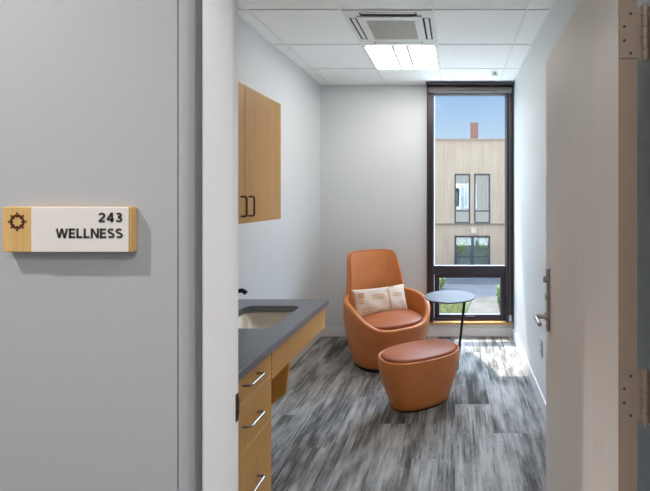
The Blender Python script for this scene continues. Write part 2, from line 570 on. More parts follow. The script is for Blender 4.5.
# ------------------------------------------------------------------ room sign on the corridor wall
SX0, SX1, SZ0, SZ1, SY = -.8345, -.5975, 1.4175, 1.5008, .7525
sg = thing('room_sign', 'bamboo and white room sign reading 243 WELLNESS on the corridor wall', 'sign', (SX0, YW, SZ0))
SW, SHh, SD = SX1 - SX0, SZ1 - SZ0, YW - SY
bm = NB(); box(bm, 0, SW, -SD + .0012, -.0003, 0, SHh)
part('backing_board', bm, M['signwood'], sg, bevel=.0012)
px0 = (31.0 - 455) * SY / F - SX0
bm = NB(); box(bm, px0, SW - .0035, -SD, -SD + .0013, .0005, SHh - .0005)
part('face_plate', bm, M['signwhite'], sg, bevel=.0004, seg=1)
def arcp(cx, cy, rx, ry, a0, a1, n=14):
    return [(cx + rx * math.cos(math.radians(a0 + (a1 - a0) * k / n)), cy + ry * math.sin(math.radians(a0 + (a1 - a0) * k / n))) for k in range(n + 1)]
LW = .215                       # stroke width in cap heights
h_ = LW / 2
GLYPH = {                       # advance width, centre-line strokes
    'W': (1.22, [[(.08, 1.0), (.34, .0)], [(.34, .0), (.61, 1.0)], [(.61, 1.0), (.88, .0)], [(.88, .0), (1.14, 1.0)]]),
    'E': (.66, [[(.10 + h_ * 0, 0), (.10, 1)], [(.0, 1 - h_), (.62, 1 - h_)], [(.10, .5), (.57, .5)], [(.0, h_), (.63, h_)]]),
    'L': (.62, [[(.10, 0), (.10, 1)], [(.0, h_), (.60, h_)]]),
    'N': (.82, [[(.10, 0), (.10, 1)], [(.72, 0), (.72, 1)], [(.13, .97), (.69, .03)]]),
    'S': (.72, [arcp(.36, .715, .25, .185, 35, 270) + arcp(.36, .285, .265, .185, 90, -145)[1:]]),
    '2': (.72, [arcp(.35, .68, .25, .22, 165, -25) + [(.12, .12)], [(.06, h_), (.66, h_)]]),
    '4': (.76, [[(.53, 0), (.53, 1)], [(.50, .95), (.10, .32)], [(.03, .29), (.72, .29)]]),
    '3': (.72, [arcp(.34, .735, .22, .165, 150, -90) + [(.27, .57)], [(.27, .55), (.34, .55)] + arcp(.34, .295, .25, .195, 90, -155)]),
}
def ribbon(bm, pts, w, fx, y):
    pts = [Vector(p) for p in pts]
    L, R_ = [], []
    for i, p in enumerate(pts):
        a = (p - pts[i - 1]).normalized() if i else (pts[1] - p).normalized()
        b = (pts[i + 1] - p).normalized() if i < len(pts) - 1 else a
        d = (a + b).normalized(); nn = Vector((-d.y, d.x)); k = w / max(.5, nn.dot(Vector((-a.y, a.x))))
        L.append(p + nn * k); R_.append(p - nn * k)
    for i in range(len(pts) - 1):
        q = [fx(v) for v in (L[i], L[i + 1], R_[i + 1], R_[i])]
        prism(bm, q, 1, y, y - .0006)
def lettering(name, text, xr, zb, cap, width, mat, y):
    tot = sum(GLYPH[c][0] for c in text) + .11 * (len(text) - 1)
    kx = width / tot
    b2 = bmesh.new(); x = xr - width
    for c in text:
        adv, strokes = GLYPH[c]
        for st_ in strokes:
            ribbon(b2, st_, h_, lambda v: (x + v[0] * kx, zb + min(1.0, max(0.0, v[1])) * cap), y)
        x += (adv + .11) * kx
    return part(name, b2, mat, sg)
P = lambda px: (px - 455) * SY / F - SX0
Q = lambda py: CH - (py - 197) * SY / F - SZ0
lettering('room_number', '243', P(122.6), Q(222.3), (222.3 - 212.6) * SY / F, 24.2 * SY / F, M['ink'], -SD + .0001)
lettering('room_name', 'WELLNESS', P(122.8), Q(238.2), (238.2 - 228.4) * SY / F, 66.8 * SY / F, M['ink'], -SD + .0001)
bm = NB()
ex, ez, eR = P(16.6), Q(221.8), 9.0 * SY / F
def dot(bm, x, z, r, n=8, y=-SD + .0012):
    cyl(bm, (x, y, z), (x, y - .0005, z), r, n=n)
def bar(bm, x0, z0, x1, z1, w, y=-SD + .0012):
    d = Vector((x1 - x0, z1 - z0)).normalized(); p = Vector((-d.y, d.x)) * w
    prism(bm, [(x0 + p.x, z0 + p.y), (x1 + p.x, z1 + p.y), (x1 - p.x, z1 - p.y), (x0 - p.x, z0 - p.y)], 1, y, y - .0005)
for k in range(8):
    a = PI / 4 * k; c, s = math.cos(a), math.sin(a)
    R_ = eR if k % 2 == 0 else eR * .98
    bar(bm, ex + c * R_ * .50, ez + s * R_ * .50, ex + c * R_ * .84, ez + s * R_ * .84, eR * .08)
    dot(bm, ex + c * R_ * .93, ez + s * R_ * .93, eR * .13)
    for q in (-.28, .28):
        c2, s2 = math.cos(a + q), math.sin(a + q)
        bar(bm, ex + c * R_ * .52, ez + s * R_ * .52, ex + c2 * R_ * .74, ez + s2 * R_ * .74, eR * .095)
        dot(bm, ex + c2 * R_ * .74, ez + s2 * R_ * .74, eR * .11)
part('emblem', bm, M['burnt'], sg)

# ------------------------------------------------------------------ window
win = thing('window_1', 'tall bronze framed window with low opening sash in the back wall', 'window', (0, 0, 0), kind='structure')
gy0, gy1 = 4.475, 4.555
gl, gr = -.231, .552
bm = NB()
box(bm, WX0 + .001, gl, gy0, gy1, WZ0 + .03, WZ1 - .001)
box(bm, gr, XR - .001, gy0, gy1, WZ0 + .03, WZ1 - .001)
box(bm, gl, gr, gy0, gy1, 2.640, WZ1 - .001)
box(bm, gl, gr, gy0, gy1, .672, .765)
box(bm, gl, gr, gy0, gy1, WZ0 + .03, .190)
part('window_frame', bm, M['bronze'], win, bevel=.003)
bm = NB()
box(bm, gl + .004, -.172, 4.490, 4.548, .192, .670); box(bm, .498, gr - .004, 4.490, 4.548, .192, .670)
box(bm, -.172, .498, 4.490, 4.548, .630, .670); box(bm, -.172, .498, 4.490, 4.548, .192, .228)
sash = part('window_sash', bm, M['bronze'], win, bevel=.003)
bm = NB(); box(bm, .12, .22, 4.470, 4.489, .202, .214); box(bm, .16, .18, 4.474, 4.49, .196, .22)
part('sash_handle', bm, M['bronze'], sash, bevel=.002)
bm = NB(); box(bm, -.171, .497, 4.520, 4.526, .229, .629)
part('lower_pane', bm, M['glass'], win)
bm = NB(); box(bm, gl + .001, gr - .001, 4.515, 4.521, .766, 2.639)
part('upper_pane', bm, M['glass'], win)
bm = NB(); box(bm, WX0 + .002, XR - .014, 4.424, 4.560, WZ0, WZ0 + .029)
part('window_sill', bm, M['sillwood'], win, bevel=.003)

# roller shade with side channels
rs = thing('roller_shade', 'rolled up grey shade with dark bronze headbox and side channels over the window', 'window shade', (0, YB, 0))
bm = NB(); box(bm, -.307, XR - .004, -.140, -.001, H - .032, H - .007)
part('headbox', bm, M['bronze'], rs, bevel=.002)
bm = NB(); cyl(bm, (-.285, -.060, 2.672), (.605, -.060, 2.672), .034, n=28)
part('fabric_roll', bm, M['shade'], rs, smooth=False)
bm = NB(); box(bm, -.235, .555, -.030, -.018, 2.636, 2.668)
part('hem_bar', bm, M['bronze'], rs, bevel=.002)
for x0, x1 in ((-.304, -.236), (.556, XR - .002)):
    bm = NB(); box(bm, x0, x0 + .010, -.055, -.003, WZ0 + .031, H - .033); box(bm, x1 - .010, x1, -.055, -.003, WZ0 + .031, H - .033)
    box(bm, x0 + .01, x1 - .01, -.030, -.003, WZ0 + .031, H - .033)
    part('side_channel', bm, M['bronze'], rs, bevel=.0015)
bm = NB()
cyl(bm, (.600, -.064, .245), (.600, -.064, 2.655), .0016, n=8); cyl(bm, (.586, -.064, .245), (.586, -.064, 2.655), .0016, n=8)
part('chain', bm, M['steel'], rs)
bm = NB(); prism(bm, rrect(.578, .608, .185, .250, .008, 4), 1, -.074, -.0555)
part('chain_tensioner', bm, M['plate'], rs, bevel=.002)

# ------------------------------------------------------------------ ceiling fittings
ac = thing('air_conditioner', 'white square ceiling cassette unit with grey intake grille', 'air conditioner', (-.4448, 2.968, H - .0056))
hw = .298
bm = NB()
# flange with four outlet openings around a lowered centre
def ring(bm, o, i, z0, z1):
    box(bm, -o, o, -o, -i, z0, z1); box(bm, -o, o, i, o, z0, z1); box(bm, -o, -i, -i, i, z0, z1); box(bm, i, o, -i, i, z0, z1)
ring(bm, hw, .275, -.003, 0)
for s in (-1, 1):
    for t in (-1, 1):
        box(bm, min(s * .275, s * .19), max(s * .275, s * .19), min(t * .275, t * .19), max(t * .275, t * .19), -.003, 0)
panel = part('panel', bm, M['ducting'], ac, bevel=.002)
bm = NB(); box(bm, -.276, .276, -.276, .276, -.0008, 0)
part('outlet_cavity', bm, M['dark'], ac)
for (sx, sy) in ((0, -1), (0, 1), (-1, 0), (1, 0)):
    bm = NB()
    if sx == 0: box(bm, -.182, .182, min(sy * .252, sy * .270), max(sy * .252, sy * .270), -.0032, -.0009)
    else: box(bm, min(sx * .236, sx * .263), max(sx * .236, sx * .263), -.182, .182, -.0032, -.0009)
    part('louver', bm, M['ducting'], ac, bevel=.002)
bm = NB()
ring(bm, .222, .165, -.012, -.0009)
part('intake_frame', bm, M['ducting'], ac, bevel=.003)
bm = NB(); box(bm, -.165, .165, -.165, .165, -.005, -.001)
k = -.160
while k < .162:
    box(bm, k - .0022, k + .0022, -.165, .165, -.0095, -.005); k += .010
for k in range(-4, 5): box(bm, -.165, .165, k * .036 - .0022, k * .036 + .0022, -.009, -.005)
part('intake_grille', bm, M['grille'], ac)

lt = thing('ceiling_light', 'lit square recessed ceiling light with three lens strips', 'ceiling light', (-.4448, 3.5845, H - .0055))
bm = NB()
ring(bm, .298, .283, -.010, 0); box(bm, -.072, -.046, -.283, .283, -.010, 0); box(bm, .046, .072, -.283, .283, -.010, 0)
part('light_frame', bm, M['tee'], lt, bevel=.0015)
for x0, x1 in ((-.283, -.072), (-.046, .046), (.072, .283)):
    bm = NB(); box(bm, x0, x1, -.283, .283, -.006, -.001)
    part('lens', bm, M['lens'], lt)

sp = thing('ceiling_sprinkler', 'small grey sprinkler head on the ceiling near the window', 'sprinkler', (.392, 4.03, H))
bm = NB(); cyl(bm, (0, 0, -.004), (0, 0, .0005), .013, n=28)
part('escutcheon', bm, M['ducting'], sp)
bm = NB()
cyl(bm, (0, 0, -.012), (0, 0, -.004), .008, n=16)
for q in (-1, 1): tube(bm, fillet([(q * .007, 0, -.008), (q * .014, 0, -.013), (q * .006, 0, -.020)], .004, 5), .002, n=8)
cyl(bm, (0, 0, -.0225), (0, 0, -.0195), .034, .012, n=24)
part('sprinkler_head', bm, M['steel'], sp)

# ------------------------------------------------------------------ upper cabinet
uc = thing('wall_cabinet', 'oak wall cabinet with two doors on the left wall', 'cabinet', (XL, 1.762, 1.375))
cd, cw, chh = .33, .918, .753
bm = NB(); box(bm, .001, cd - .021, 0, cw, 0, chh)
part('cabinet_body', bm, M['oak'], uc)
for y0, y1, hy in ((.002, .457, .418), (.461, .916, .500)):
    bm = NB(); box(bm, cd - .020, cd, y0, y1, .001, chh - .001)
    dr = part('door', bm, M['oak'], uc, bevel=.0012, seg=1)
    bm = NB(); tube(bm, fillet([(cd - .001, hy, .146), (cd + .030, hy, .146), (cd + .030, hy, .040), (cd - .001, hy, .040)], .012, 6), .0048, n=12)
    part('handle', bm, M['darksteel'], dr)

# ------------------------------------------------------------------ vanity: drawer cabinet, apron, counter, sink, faucet
XF = -.855
CT, CB = .842, .804
dc = thing('drawer_cabinet', 'oak drawer cabinet with three steel pulls under the dark counter', 'cabinet', (XL, 1.10, 0))
dx = XF - XL
bm = NB(); box(bm, .001, dx - .021, 0, .806, .10, CB - .001); box(bm, .001, dx - .08, .002, .804, 0, .10)
part('cabinet_body', bm, M['oak'], dc)
bm = NB(); box(bm, dx - .020, dx, .002, .405, .102, CB - .003)
bd = part('door', bm, M['oak'], dc, bevel=.001, seg=1)
bm = NB(); tube(bm, fillet([(dx - .001, .36, .70), (dx + .032, .36, .70), (dx + .032, .36, .58), (dx - .001, .36, .58)], .012, 6), .0048, n=12)
part('handle', bm, M['steel'], bd)
for z0, z1, hz in ((.694, CB - .003, .758), (.492, .691, .592), (.102, .489, .315)):
    bm = NB(); box(bm, dx - .020, dx, .409, .804, z0, z1)
    dw = part('drawer', bm, M['oak'], dc, bevel=.0012, seg=1)
    bm = NB(); tube(bm, fillet([(dx - .001, .548, hz), (dx + .034, .548, hz), (dx + .034, .668, hz), (dx - .001, .668, hz)], .014, 6), .0052, n=12)
    part('handle', bm, M['steel'], dw)

ap = thing('apron_board', 'oak apron board under the far front edge of the dark countertop', 'panel', (XL, 1.908, 0))
ydep = 2.690 - 1.908
bm = NB(); box(bm, dx - .020, dx, .001, ydep, .664, CB - .001)
part('front_board', bm, M['oak'], ap, bevel=.0012, seg=1)
bm = NB(); box(bm, dx - .045, dx - .0205, .02, ydep - .02, .775, CB - .001)
part('cleat', bm, M['oak'], ap)
bm = NB(); prism(bm, [(XL + .001, .655), (-.862, .663), (-.884, .495), (-.961, .432), (-1.36, .085), (XL + .001, .02)], 1, 2.130, 2.153)
tag(obj('support_panel', bm, M['oak'], None, bevel=.001, seg=1), 'oak support panel with raked front edge standing out under the sink', 'panel')

# counter slab with a rounded cut-out
ct = thing('countertop', 'dark grey solid surface countertop with sink cut-out on the left wall', 'countertop', (0, 0, 0))
bm = NB()
hx0, hx1, hy0, hy1 = -1.290, -.958, 2.112, 2.545
hole = rrect(hx0, hx1, hy0, hy1, .045, 8)
ox0, ox1, oy0, oy1 = XL + .001, -.836, 1.095, 2.715
def outer_pt(p):                # push a hole vertex to the slab border
    cx, cy = (hx0 + hx1) / 2, (hy0 + hy1) / 2
    return p
def slab(bm, z0, z1):
    hv0 = [bm.verts.new((x, y, z0)) for x, y in hole]; hv1 = [bm.verts.new((x, y, z1)) for x, y in hole]
    co = [(ox1, oy1), (ox0, oy1), (ox0, oy0), (ox1, oy0)]
    ov0 = [bm.verts.new((x, y, z0)) for x, y in co]; ov1 = [bm.verts.new((x, y, z1)) for x, y in co]
    n = len(hole); q = n // 4
    for hv, ov in ((hv0, ov0), (hv1, ov1)):
        for c in range(4):
            ch = hv[c * q:(c + 1) * q]
            for k in range(q - 1): bm.faces.new((ov[c], ch[k], ch[k + 1]))
            nx = hv[((c + 1) * q) % n]
            bm.faces.new((ov[c], ch[-1], nx, ov[(c + 1) % 4]))
    for k in range(n): bm.faces.new((hv0[k], hv0[(k + 1) % n], hv1[(k + 1) % n], hv1[k]))
    for c in range(4): bm.faces.new((ov0[c], ov0[(c + 1) % 4], ov1[(c + 1) % 4], ov1[c]))
slab(bm, CB, CT)
part('slab', bm, M['counter'], ct, bevel=.005)

sk = thing('sink', 'cream undermount sink set into the dark countertop', 'sink', ((hx0 + hx1) / 2, (hy0 + hy1) / 2, CB))
sw, sh2 = (hx1 - hx0) / 2 + .006, (hy1 - hy0) / 2 + .006
bm = NB()
def rr3(g, z, r): return [(x, y, z) for x, y in rrect(-sw + g, sw - g, -sh2 + g, sh2 - g, r, 8)]
loft(bm, [rr3(-.012, -.001, .060), rr3(0, -.001, .05), rr3(.014, -.025, .05), rr3(.040, -.060, .05), rr3(.075, -.088, .05), rr3(.11, -.098, .05)], cap1=True)
loft(bm, [rr3(-.012, -.001, .060), rr3(-.010, -.012, .06), rr3(.003, -.032, .06), rr3(.03, -.070, .06), rr3(.065, -.102, .06), rr3(.11, -.112, .05)], cap1=True)
basin = part('basin', bm, M['sink'], sk, smooth=True)
bm = NB(); cyl(bm, (-.02, 0, -.0975), (-.02, 0, -.0945), .024, n=24)
part('drain', bm, M['steel'], sk)

fc = thing('faucet', 'black single lever faucet behind the sink', 'faucet', (-1.405, 2.33, CT))
bm = NB(); cyl(bm, (0, 0, .0005), (0, 0, .008), .027, n=28); cyl(bm, (0, 0, .008), (0, 0, .115), .021, .019, n=28)
part('body', bm, M['black'], fc, bevel=.001)
bm = NB(); tube(bm, fillet([(.010, 0, .096), (.100, 0, .128), (.196, 0, .146), (.216, 0, .128)], .03, 8), [.013] * 9 + [.0125] * 9 + [.012] * 2, n=16)
part('spout', bm, M['black'], fc)
bm = NB(); tube(bm, [(0, 0, .112), (0, 0, .130), (.01, 0, .140), (.085, 0, .165)], [.017, .016, .009, .007], n=12)
part('lever', bm, M['black'], fc)

# ------------------------------------------------------------------ lounge chair
def catmull(pts, per=8):
    out = []
    n = len(pts)
    for i in range(n - 1):
        p0, p1, p2, p3 = pts[max(i - 1, 0)], pts[i], pts[i + 1], pts[min(i + 2, n - 1)]
        for k in range(per):
            t = k / per
            out.append(tuple(.5 * ((2 * p1[j]) + (-p0[j] + p2[j]) * t + (2 * p0[j] - 5 * p1[j] + 4 * p2[j] - p3[j]) * t * t + (-p0[j] + 3 * p1[j] - 3 * p2[j] + p3[j]) * t ** 3) for j in range(2)))
    out.append(tuple(pts[-1]))
    return out
def sm(a, b, x):
    t = max(0, min(1, (x - a) / (b - a))); return t * t * (3 - 2 * t)

CA, CBd = .392, .375
def plan(ph, n=2.35):
    s, c = math.sin(ph), math.cos(ph)
    x = math.copysign(abs(s) ** (2 / n), s); y = -math.copysign(abs(c) ** (2 / n), c)
    return x, y
def shell_pos(ph, z, inset=0.0):
    x, y = plan(ph)
    s = .775 + .225 * math.sin(min(1, max(0, z) / .52) * PI / 2)
    X, Y = x * (CA * s - inset), y * (CBd * s - inset)
    up = max(0, z - .50)
    Y += .22 * up * sm(0, .5, up) * (1 if Y > 0 else 0)
    X *= 1 - .10 * sm(.5, 1.0, z)
    return Vector((X, Y, z))
half = [(0, .364), (.3, .365), (.6, .380), (.9, .428), (1.2, .492), (1.5, .538), (1.8, .560), (2.08, .570), (2.23, .584), (2.30, .640), (2.325, .74), (2.345, .85), (2.375, .915), (2.46, .948), (2.62, .957), (2.86, .961), (PI, .962)]
hc = catmull(half, 7)
rim = [(2 * PI - a, z) for a, z in hc[::-1]][:-1]          # back -> front on the right ... then front -> back
rim = hc + [(2 * PI - a, z) for a, z in hc[::-1][1:-1]]
NR = len(rim)
# rim normals in the unrolled plane (phi scaled to metres)
nrm = []
for i in range(NR):
    a, b = rim[i - 1], rim[(i + 1) % NR]
    da = (b[0] - a[0]); da = da - 2 * PI if da > PI else da + 2 * PI if da < -PI else da
    tx, tz = da * .38, b[1] - a[1]
    L = math.hypot(tx, tz) or 1
    nrm.append((-tz / L / .38, tx / L))
TH = .046
base_ph = []
acc = 0
for i in range(NR):
    base_ph.append(rim[i][0])
# spread columns at the base so they stay well spaced under the backrest edge
idx_back = len(hc) - 1
def base_angle(i):
    if i <= idx_back:
        t = i / idx_back
        return .55 * rim[i][0] + .45 * PI * t
    t = (i - idx_back) / (NR - idx_back)
    return .55 * rim[i][0] + .45 * (PI + PI * t)
rings = []
VN = 14
for k in range(VN + 1):
    v = k / VN
    ring_ = []
    for i in range(NR):
        ph = base_angle(i) * (1 - sm(0, 1, v)) + rim[i][0] * sm(0, 1, v)
        ring_.append(shell_pos(ph, .034 + (rim[i][1] - .034) * v))
    rings.append(ring_)
RK = 6
for k in range(1, RK + 1):
    t = k / RK
    ring_ = []
    for i in range(NR):
        h = .017 * math.sin(PI * t)
        ph = rim[i][0] + nrm[i][0] * h; z = rim[i][1] + nrm[i][1] * h
        ring_.append(shell_pos(ph, z, TH * (1 - math.cos(PI * t)) / 2))
    rings.append(ring_)
SEATZ = .345
for k in range(1, 9):
    v = k / 8
    ring_ = []
    for i in range(NR):
        ph = rim[i][0] * (1 - sm(0, 1, v)) + base_angle(i) * sm(0, 1, v)
        ring_.append(shell_pos(ph, rim[i][1] + (SEATZ - rim[i][1]) * v, TH + .012 * v))
    rings.append(ring_)
chair = thing('lounge_chair', 'caramel leather lounge chair with high back and wraparound arms by the back wall', 'chair', (-.634, 3.835, 0), math.radians(34))
bm = NB(); loft(bm, rings, cap0=True, cap1=True)
part('shell', bm, M['leather'], chair, smooth=True)
bm = NB()
pp = []
for i in range(NR):
    h = .009
    pp.append(shell_pos(rim[i][0] + nrm[i][0] * h, rim[i][1] + nrm[i][1] * h, TH * .93))
tube(bm, pp, .0035, n=8, closed=True)
part('piping', bm, M['leather2'], chair, smooth=True)
def cushion(bm, a, b, z0, z1, dome, n=2.5, seg=72, cy=0.0, edge=.022):
    def rg(g, z): 
        out = []
        for k in range(seg):
            x, y = plan(2 * PI * k / seg, n)
            out.append((x * (a - g), cy + y * (b - g), z))
        return out
    R = [rg(.012, z0)]
    for t in (0, .25, .5, .75, 1):
        an = PI / 2 * t
        R.append(rg(edge * (1 - math.sin(PI / 2 + an) * 1) if t else 0, (z1 - edge) + edge * math.sin(an)))
    for f_ in (.12, .25, .4, .55, .7, .85, .95):
        R.append(rg(edge + (min(a, b) - edge) * f_, z1 + dome * (1 - (1 - f_) ** 2)))
    loft(bm, R, cap0=True, cap1=True)
bm = NB(); cushion(bm, .300, .288, .346, .408, .030, cy=-.030)
part('seat_cushion', bm, M['leather2'], chair, smooth=True)
bm = NB(); loft(bm, [[(x * .298, y * .285, z) for x, y in [plan(2 * PI * k / 64) for k in range(64)]] for z in (0.0005, .0345)], cap0=True, cap1=True)
part('base', bm, M['black'], chair)

# lumbar pillow leaning on the backrest
NU, NV = 56, 30
bm = NB()
PW, PH_ = .545, .275
def pil(u, v, side):
    x, y = 2 * u - 1, 2 * v - 1
    e = max(0, (1 - abs(x) ** 2.6)) ** .5 * max(0, (1 - abs(y) ** 2.6)) ** .5
    pin_x = 1 - .05 * (1 - abs(x)) * 0 - .055 * (1 - y * y) * abs(x) ** 3
    pin_y = 1 - .09 * (1 - x * x) * abs(y) ** 3
    wr = .004 * math.sin(9 * x + 5 * y) * e
    return Vector((x * PW / 2 * pin_x, side * (.062 * e ** .8 + wr * .6), (y * pin_y) * PH_ / 2))
def tanpatch(u, v):
    def R(a, b, c, d): return a <= u <= b and c <= v <= d
    st = int(v * 60) % 2 == 0
    return (R(.07, .17, .64, .82) or R(.10, .27, .10, .34) and int(v * NV) % 2 == 0 or (R(.30, .53, .53, .56) or R(.31, .53, .60, .63) or R(.30, .52, .66, .69))
            or R(.60, .635, .12, .88) or (R(.70, .90, .56, .59) or R(.71, .90, .63, .66)) or R(.84, .94, .10, .30) and int(u * NU) % 2 == 0 or R(.66, .76, .90, .95) or R(.08, .15, .46, .56) and int(v * NV) % 2 == 0 or R(.80, .93, .34, .37) or R(.40, .50, .12, .15))
for side in (-1, 1):
    g = [[bm.verts.new(pil(i / NU, j / NV, side)) for j in range(NV + 1)] for i in range(NU + 1)]
    for i in range(NU):
        for j in range(NV):
            fc_ = bm.faces.new((g[i][j], g[i + 1][j], g[i + 1][j + 1], g[i][j + 1]))
            if tanpatch((i + .5) / NU, (j + .5) / NV): fc_.material_index = 1
bmesh.ops.remove_doubles(bm, verts=bm.verts[:], dist=.0004)
pl = obj('lumbar_pillow', bm, [M['cream'], M['tan']], None, smooth=True)
tag(pl, 'cream lumbar pillow with tan woven dashes resting on the caramel chair', 'pillow')
Rz = Matrix.Rotation(math.radians(34), 4, 'Z')
loc = Vector((-.634, 3.835, 0)) + (Rz @ Vector((-.014, .122, .522)))
pl.matrix_world = Matrix.Translation(loc) @ Rz @ Matrix.Rotation(math.radians(-24), 4, 'X') @ Matrix.Rotation(math.radians(0.5), 4, 'Y')

# ------------------------------------------------------------------ ottoman
ot = thing('ottoman', 'caramel leather oval ottoman in front of the lounge chair', 'ottoman', (-.262, 3.045, 0), math.radians(30))
OA, OB, OZ = .311, .205, .366
def oring(s, z, seg=88, inset=0.0):
    return [(x * (OA * s - inset), y * (OB * s - inset), z) for x, y in [plan(2 * PI * k / seg, 2.4) for k in range(seg)]]
R = [oring(.70, .016), oring(.715, .016)]
for k in range(1, 13):
    t = k / 12
    R.append(oring(.72 + .28 * math.sin(t * PI / 2) ** 1.15, .016 + (OZ - .016) * t))
for k in range(1, 6):
    a = PI / 5 * k
    R.append(oring(1, OZ + .010 * math.sin(a), inset=.010 - .010 * math.cos(a)))
R.append(oring(1, OZ - .012, inset=.022))
bm = NB(); loft(bm, R, cap0=True, cap1=True)
part('body', bm, M['leather'], ot, smooth=True)
bm = NB(); cushion(bm, OA - .024, OB - .024, OZ - .011, OZ + .024, .014, n=2.4, seg=88, edge=.018)
part('cushion', bm, M['leather2'], ot, smooth=True)
bm = NB(); loft(bm, [oring(.66, .0005), oring(.66, .0165)], cap0=True, cap1=True)
part('base', bm, M['black'], ot)

# ------------------------------------------------------------------ side table
TX, TY, TZ = -.044, 3.59, .650
tb = thing('side_table', 'small round pale grey side table with slanted black leg by the window', 'table', (TX, TY, 0))
bm = NB()
def circ(r, z, n=72): return [(r * math.cos(2 * PI * k / n), r * math.sin(2 * PI * k / n), z) for k in range(n)]
loft(bm, [circ(.150, -.018 + TZ), circ(.205, -.016 + TZ), circ(.222, -.008 + TZ), circ(.224, -.003 + TZ), circ(.222, TZ)], cap0=True, cap1=True)
part('table_top', bm, M['table'], tb)
bm = NB(); tube(bm, [(.132, .020, TZ - .018), (.064, .055, .010)], .0122, n=16); cyl(bm, (.110, .020, TZ - .026), (.110, .020, TZ - .0175), .045, n=24)
part('leg', bm, M['black'], tb)
bm = NB()
loft(bm, [[(x - .085, y + .055, z) for x, y, z in circ(r, z)] for r, z in ((.165, .0005), (.165, .008), (.158, .012))], cap0=True, cap1=True)
part('base', bm, M['black'], tb)

# ------------------------------------------------------------------ wall outlet
wo = thing('wall_outlet', 'light grey electrical outlet low on the right wall', 'outlet', (XR, 2.99, .42))
bm = NB(); prism(bm, rrect(-.037, .037, -.060, .060, .004, 3), 0, -.0065, -.0005)
part('cover_plate', bm, M['plate'], wo, bevel=.001)
for z in (-.021, .021):
    bm = NB(); prism(bm, rrect(-.017, .017, z - .014, z + .014, .008, 4), 0, -.009, -.0064)
    box(bm, -.0095, -.0088, -.008, -.006, z - .003, z + .006, 1); box(bm, -.0095, -.0088, .006, .008, z - .003, z + .006, 1)
    obj('socket', bm, [M['plate'], M['dark']], wo)

# ------------------------------------------------------------------ outside
GZ = -4.0
FY = 30.0
def W(px, py, Y): return ((px - 455) * Y / F, CH - (py - 197) * Y / F)
bm = NB(); box(bm, -40, 40, 5.4, 60, GZ - .3, GZ)
struct('ground', bm, M['asphalt'], 'grey asphalt yard outside the window', 'ground')
bm = NB(); box(bm, -16, 18, 5.45, 13.9, GZ + .001, GZ + .04)  # unseen slab added to throw daylight up onto the ceiling
struct('bounce_slab', bm, M['bounce_paving'], 'added pale terrace at the foot of the building outside', 'bounce_slab')
bm = NB()
prism(bm, [(.65, 14), (7, 14), (7, 22.3), (3.2, 22.9), (1.0, 22.2), (.55, 19.5)], 2, GZ + .001, GZ + .05)
struct('path', bm, M['gravel'], 'pale gravel path outside below the window', 'path')
bm = NB(); prism(bm, [(-9, 14), (.62, 14), (.52, 19.5), (.9, 22.0), (-.2, 22.6), (-9, 22.6)], 2, GZ + .001, GZ + .04)
lawn = struct('lawn', bm, M['soil'], 'grassy strip outside below the window', 'lawn')
bm = NB()
rg = random.Random(3)
for _ in range(9000):
    x, y = rg.uniform(-3.2, .75), rg.uniform(17.5, 22.5)
    if x > .5 + .1 * math.sin(y * 3): continue
    h = rg.uniform(.10, .34) * (1.4 if rg.random() < .15 else 1); a = rg.uniform(0, PI); w = rg.uniform(.008, .02)
    dx_, dy_ = math.cos(a) * w, math.sin(a) * w; lx_, ly_ = rg.uniform(-.1, .1), rg.uniform(-.1, .1)
    v = [bm.verts.new(p) for p in ((x - dx_, y - dy_, GZ + .03), (x + dx_, y + dy_, GZ + .03), (x + lx_ + dx_ * .5, y + ly_, GZ + h * .7), (x + lx_ * 1.6, y + ly_ * 1.6, GZ + h))]
    bm.faces.new(v)
tag(obj('grass', bm, M['grass']), 'long green grass growing on the strip below the window', 'grass', kind='stuff')

def leaves(bm, c, rad, n, size, rg):
    for _ in range(n):
        while True:
            p = Vector((rg.uniform(-1, 1), rg.uniform(-1, 1), rg.uniform(-1, 1)))
            if p.length < 1: break
        p = Vector((p.x * rad[0], p.y * rad[1], p.z * rad[2])) + Vector(c)
        q = Vector((rg.uniform(-1, 1), rg.uniform(-1, 1), rg.uniform(-.6, 1))).normalized()
        t = q.orthogonal().normalized(); s = size * rg.uniform(.6, 1.3)
        b = q.cross(t)
        bm.faces.new([bm.verts.new(v) for v in (p - t * s, p + b * s * .45, p + t * s, p - b * s * .45)])
def shrub(name, label, x, y, h, w, n, seed, z=GZ + .04):
    rg = random.Random(seed)
    t = thing(name, label, 'shrub', (x, y, z))
    bm = NB()
    for k in range(5):
        tube(bm, [(rg.uniform(-.05, .05), rg.uniform(-.05, .05), 0), (rg.uniform(-w, w) * .4, rg.uniform(-w, w) * .4, h * .55), (rg.uniform(-w, w) * .7, rg.uniform(-w, w) * .7, h * .95)], [.02, .012, .006], n=6)
    part('stem', bm, M['bark'], t)
    bm = NB(); leaves(bm, (0, 0, h * .58), (w, w, h * .45), n, .07, rg)
    part('foliage', bm, M['leaf'], t)
shrub('shrub', 'slender green shrub at the right edge of the lower pane', 2.18, 19.8, 1.25, .16, 420, 4, GZ + .05)
shrub('shrub', 'leafy green shrub at the left edge of the lower pane', -.86, 24.6, .75, .3, 260, 5, GZ)

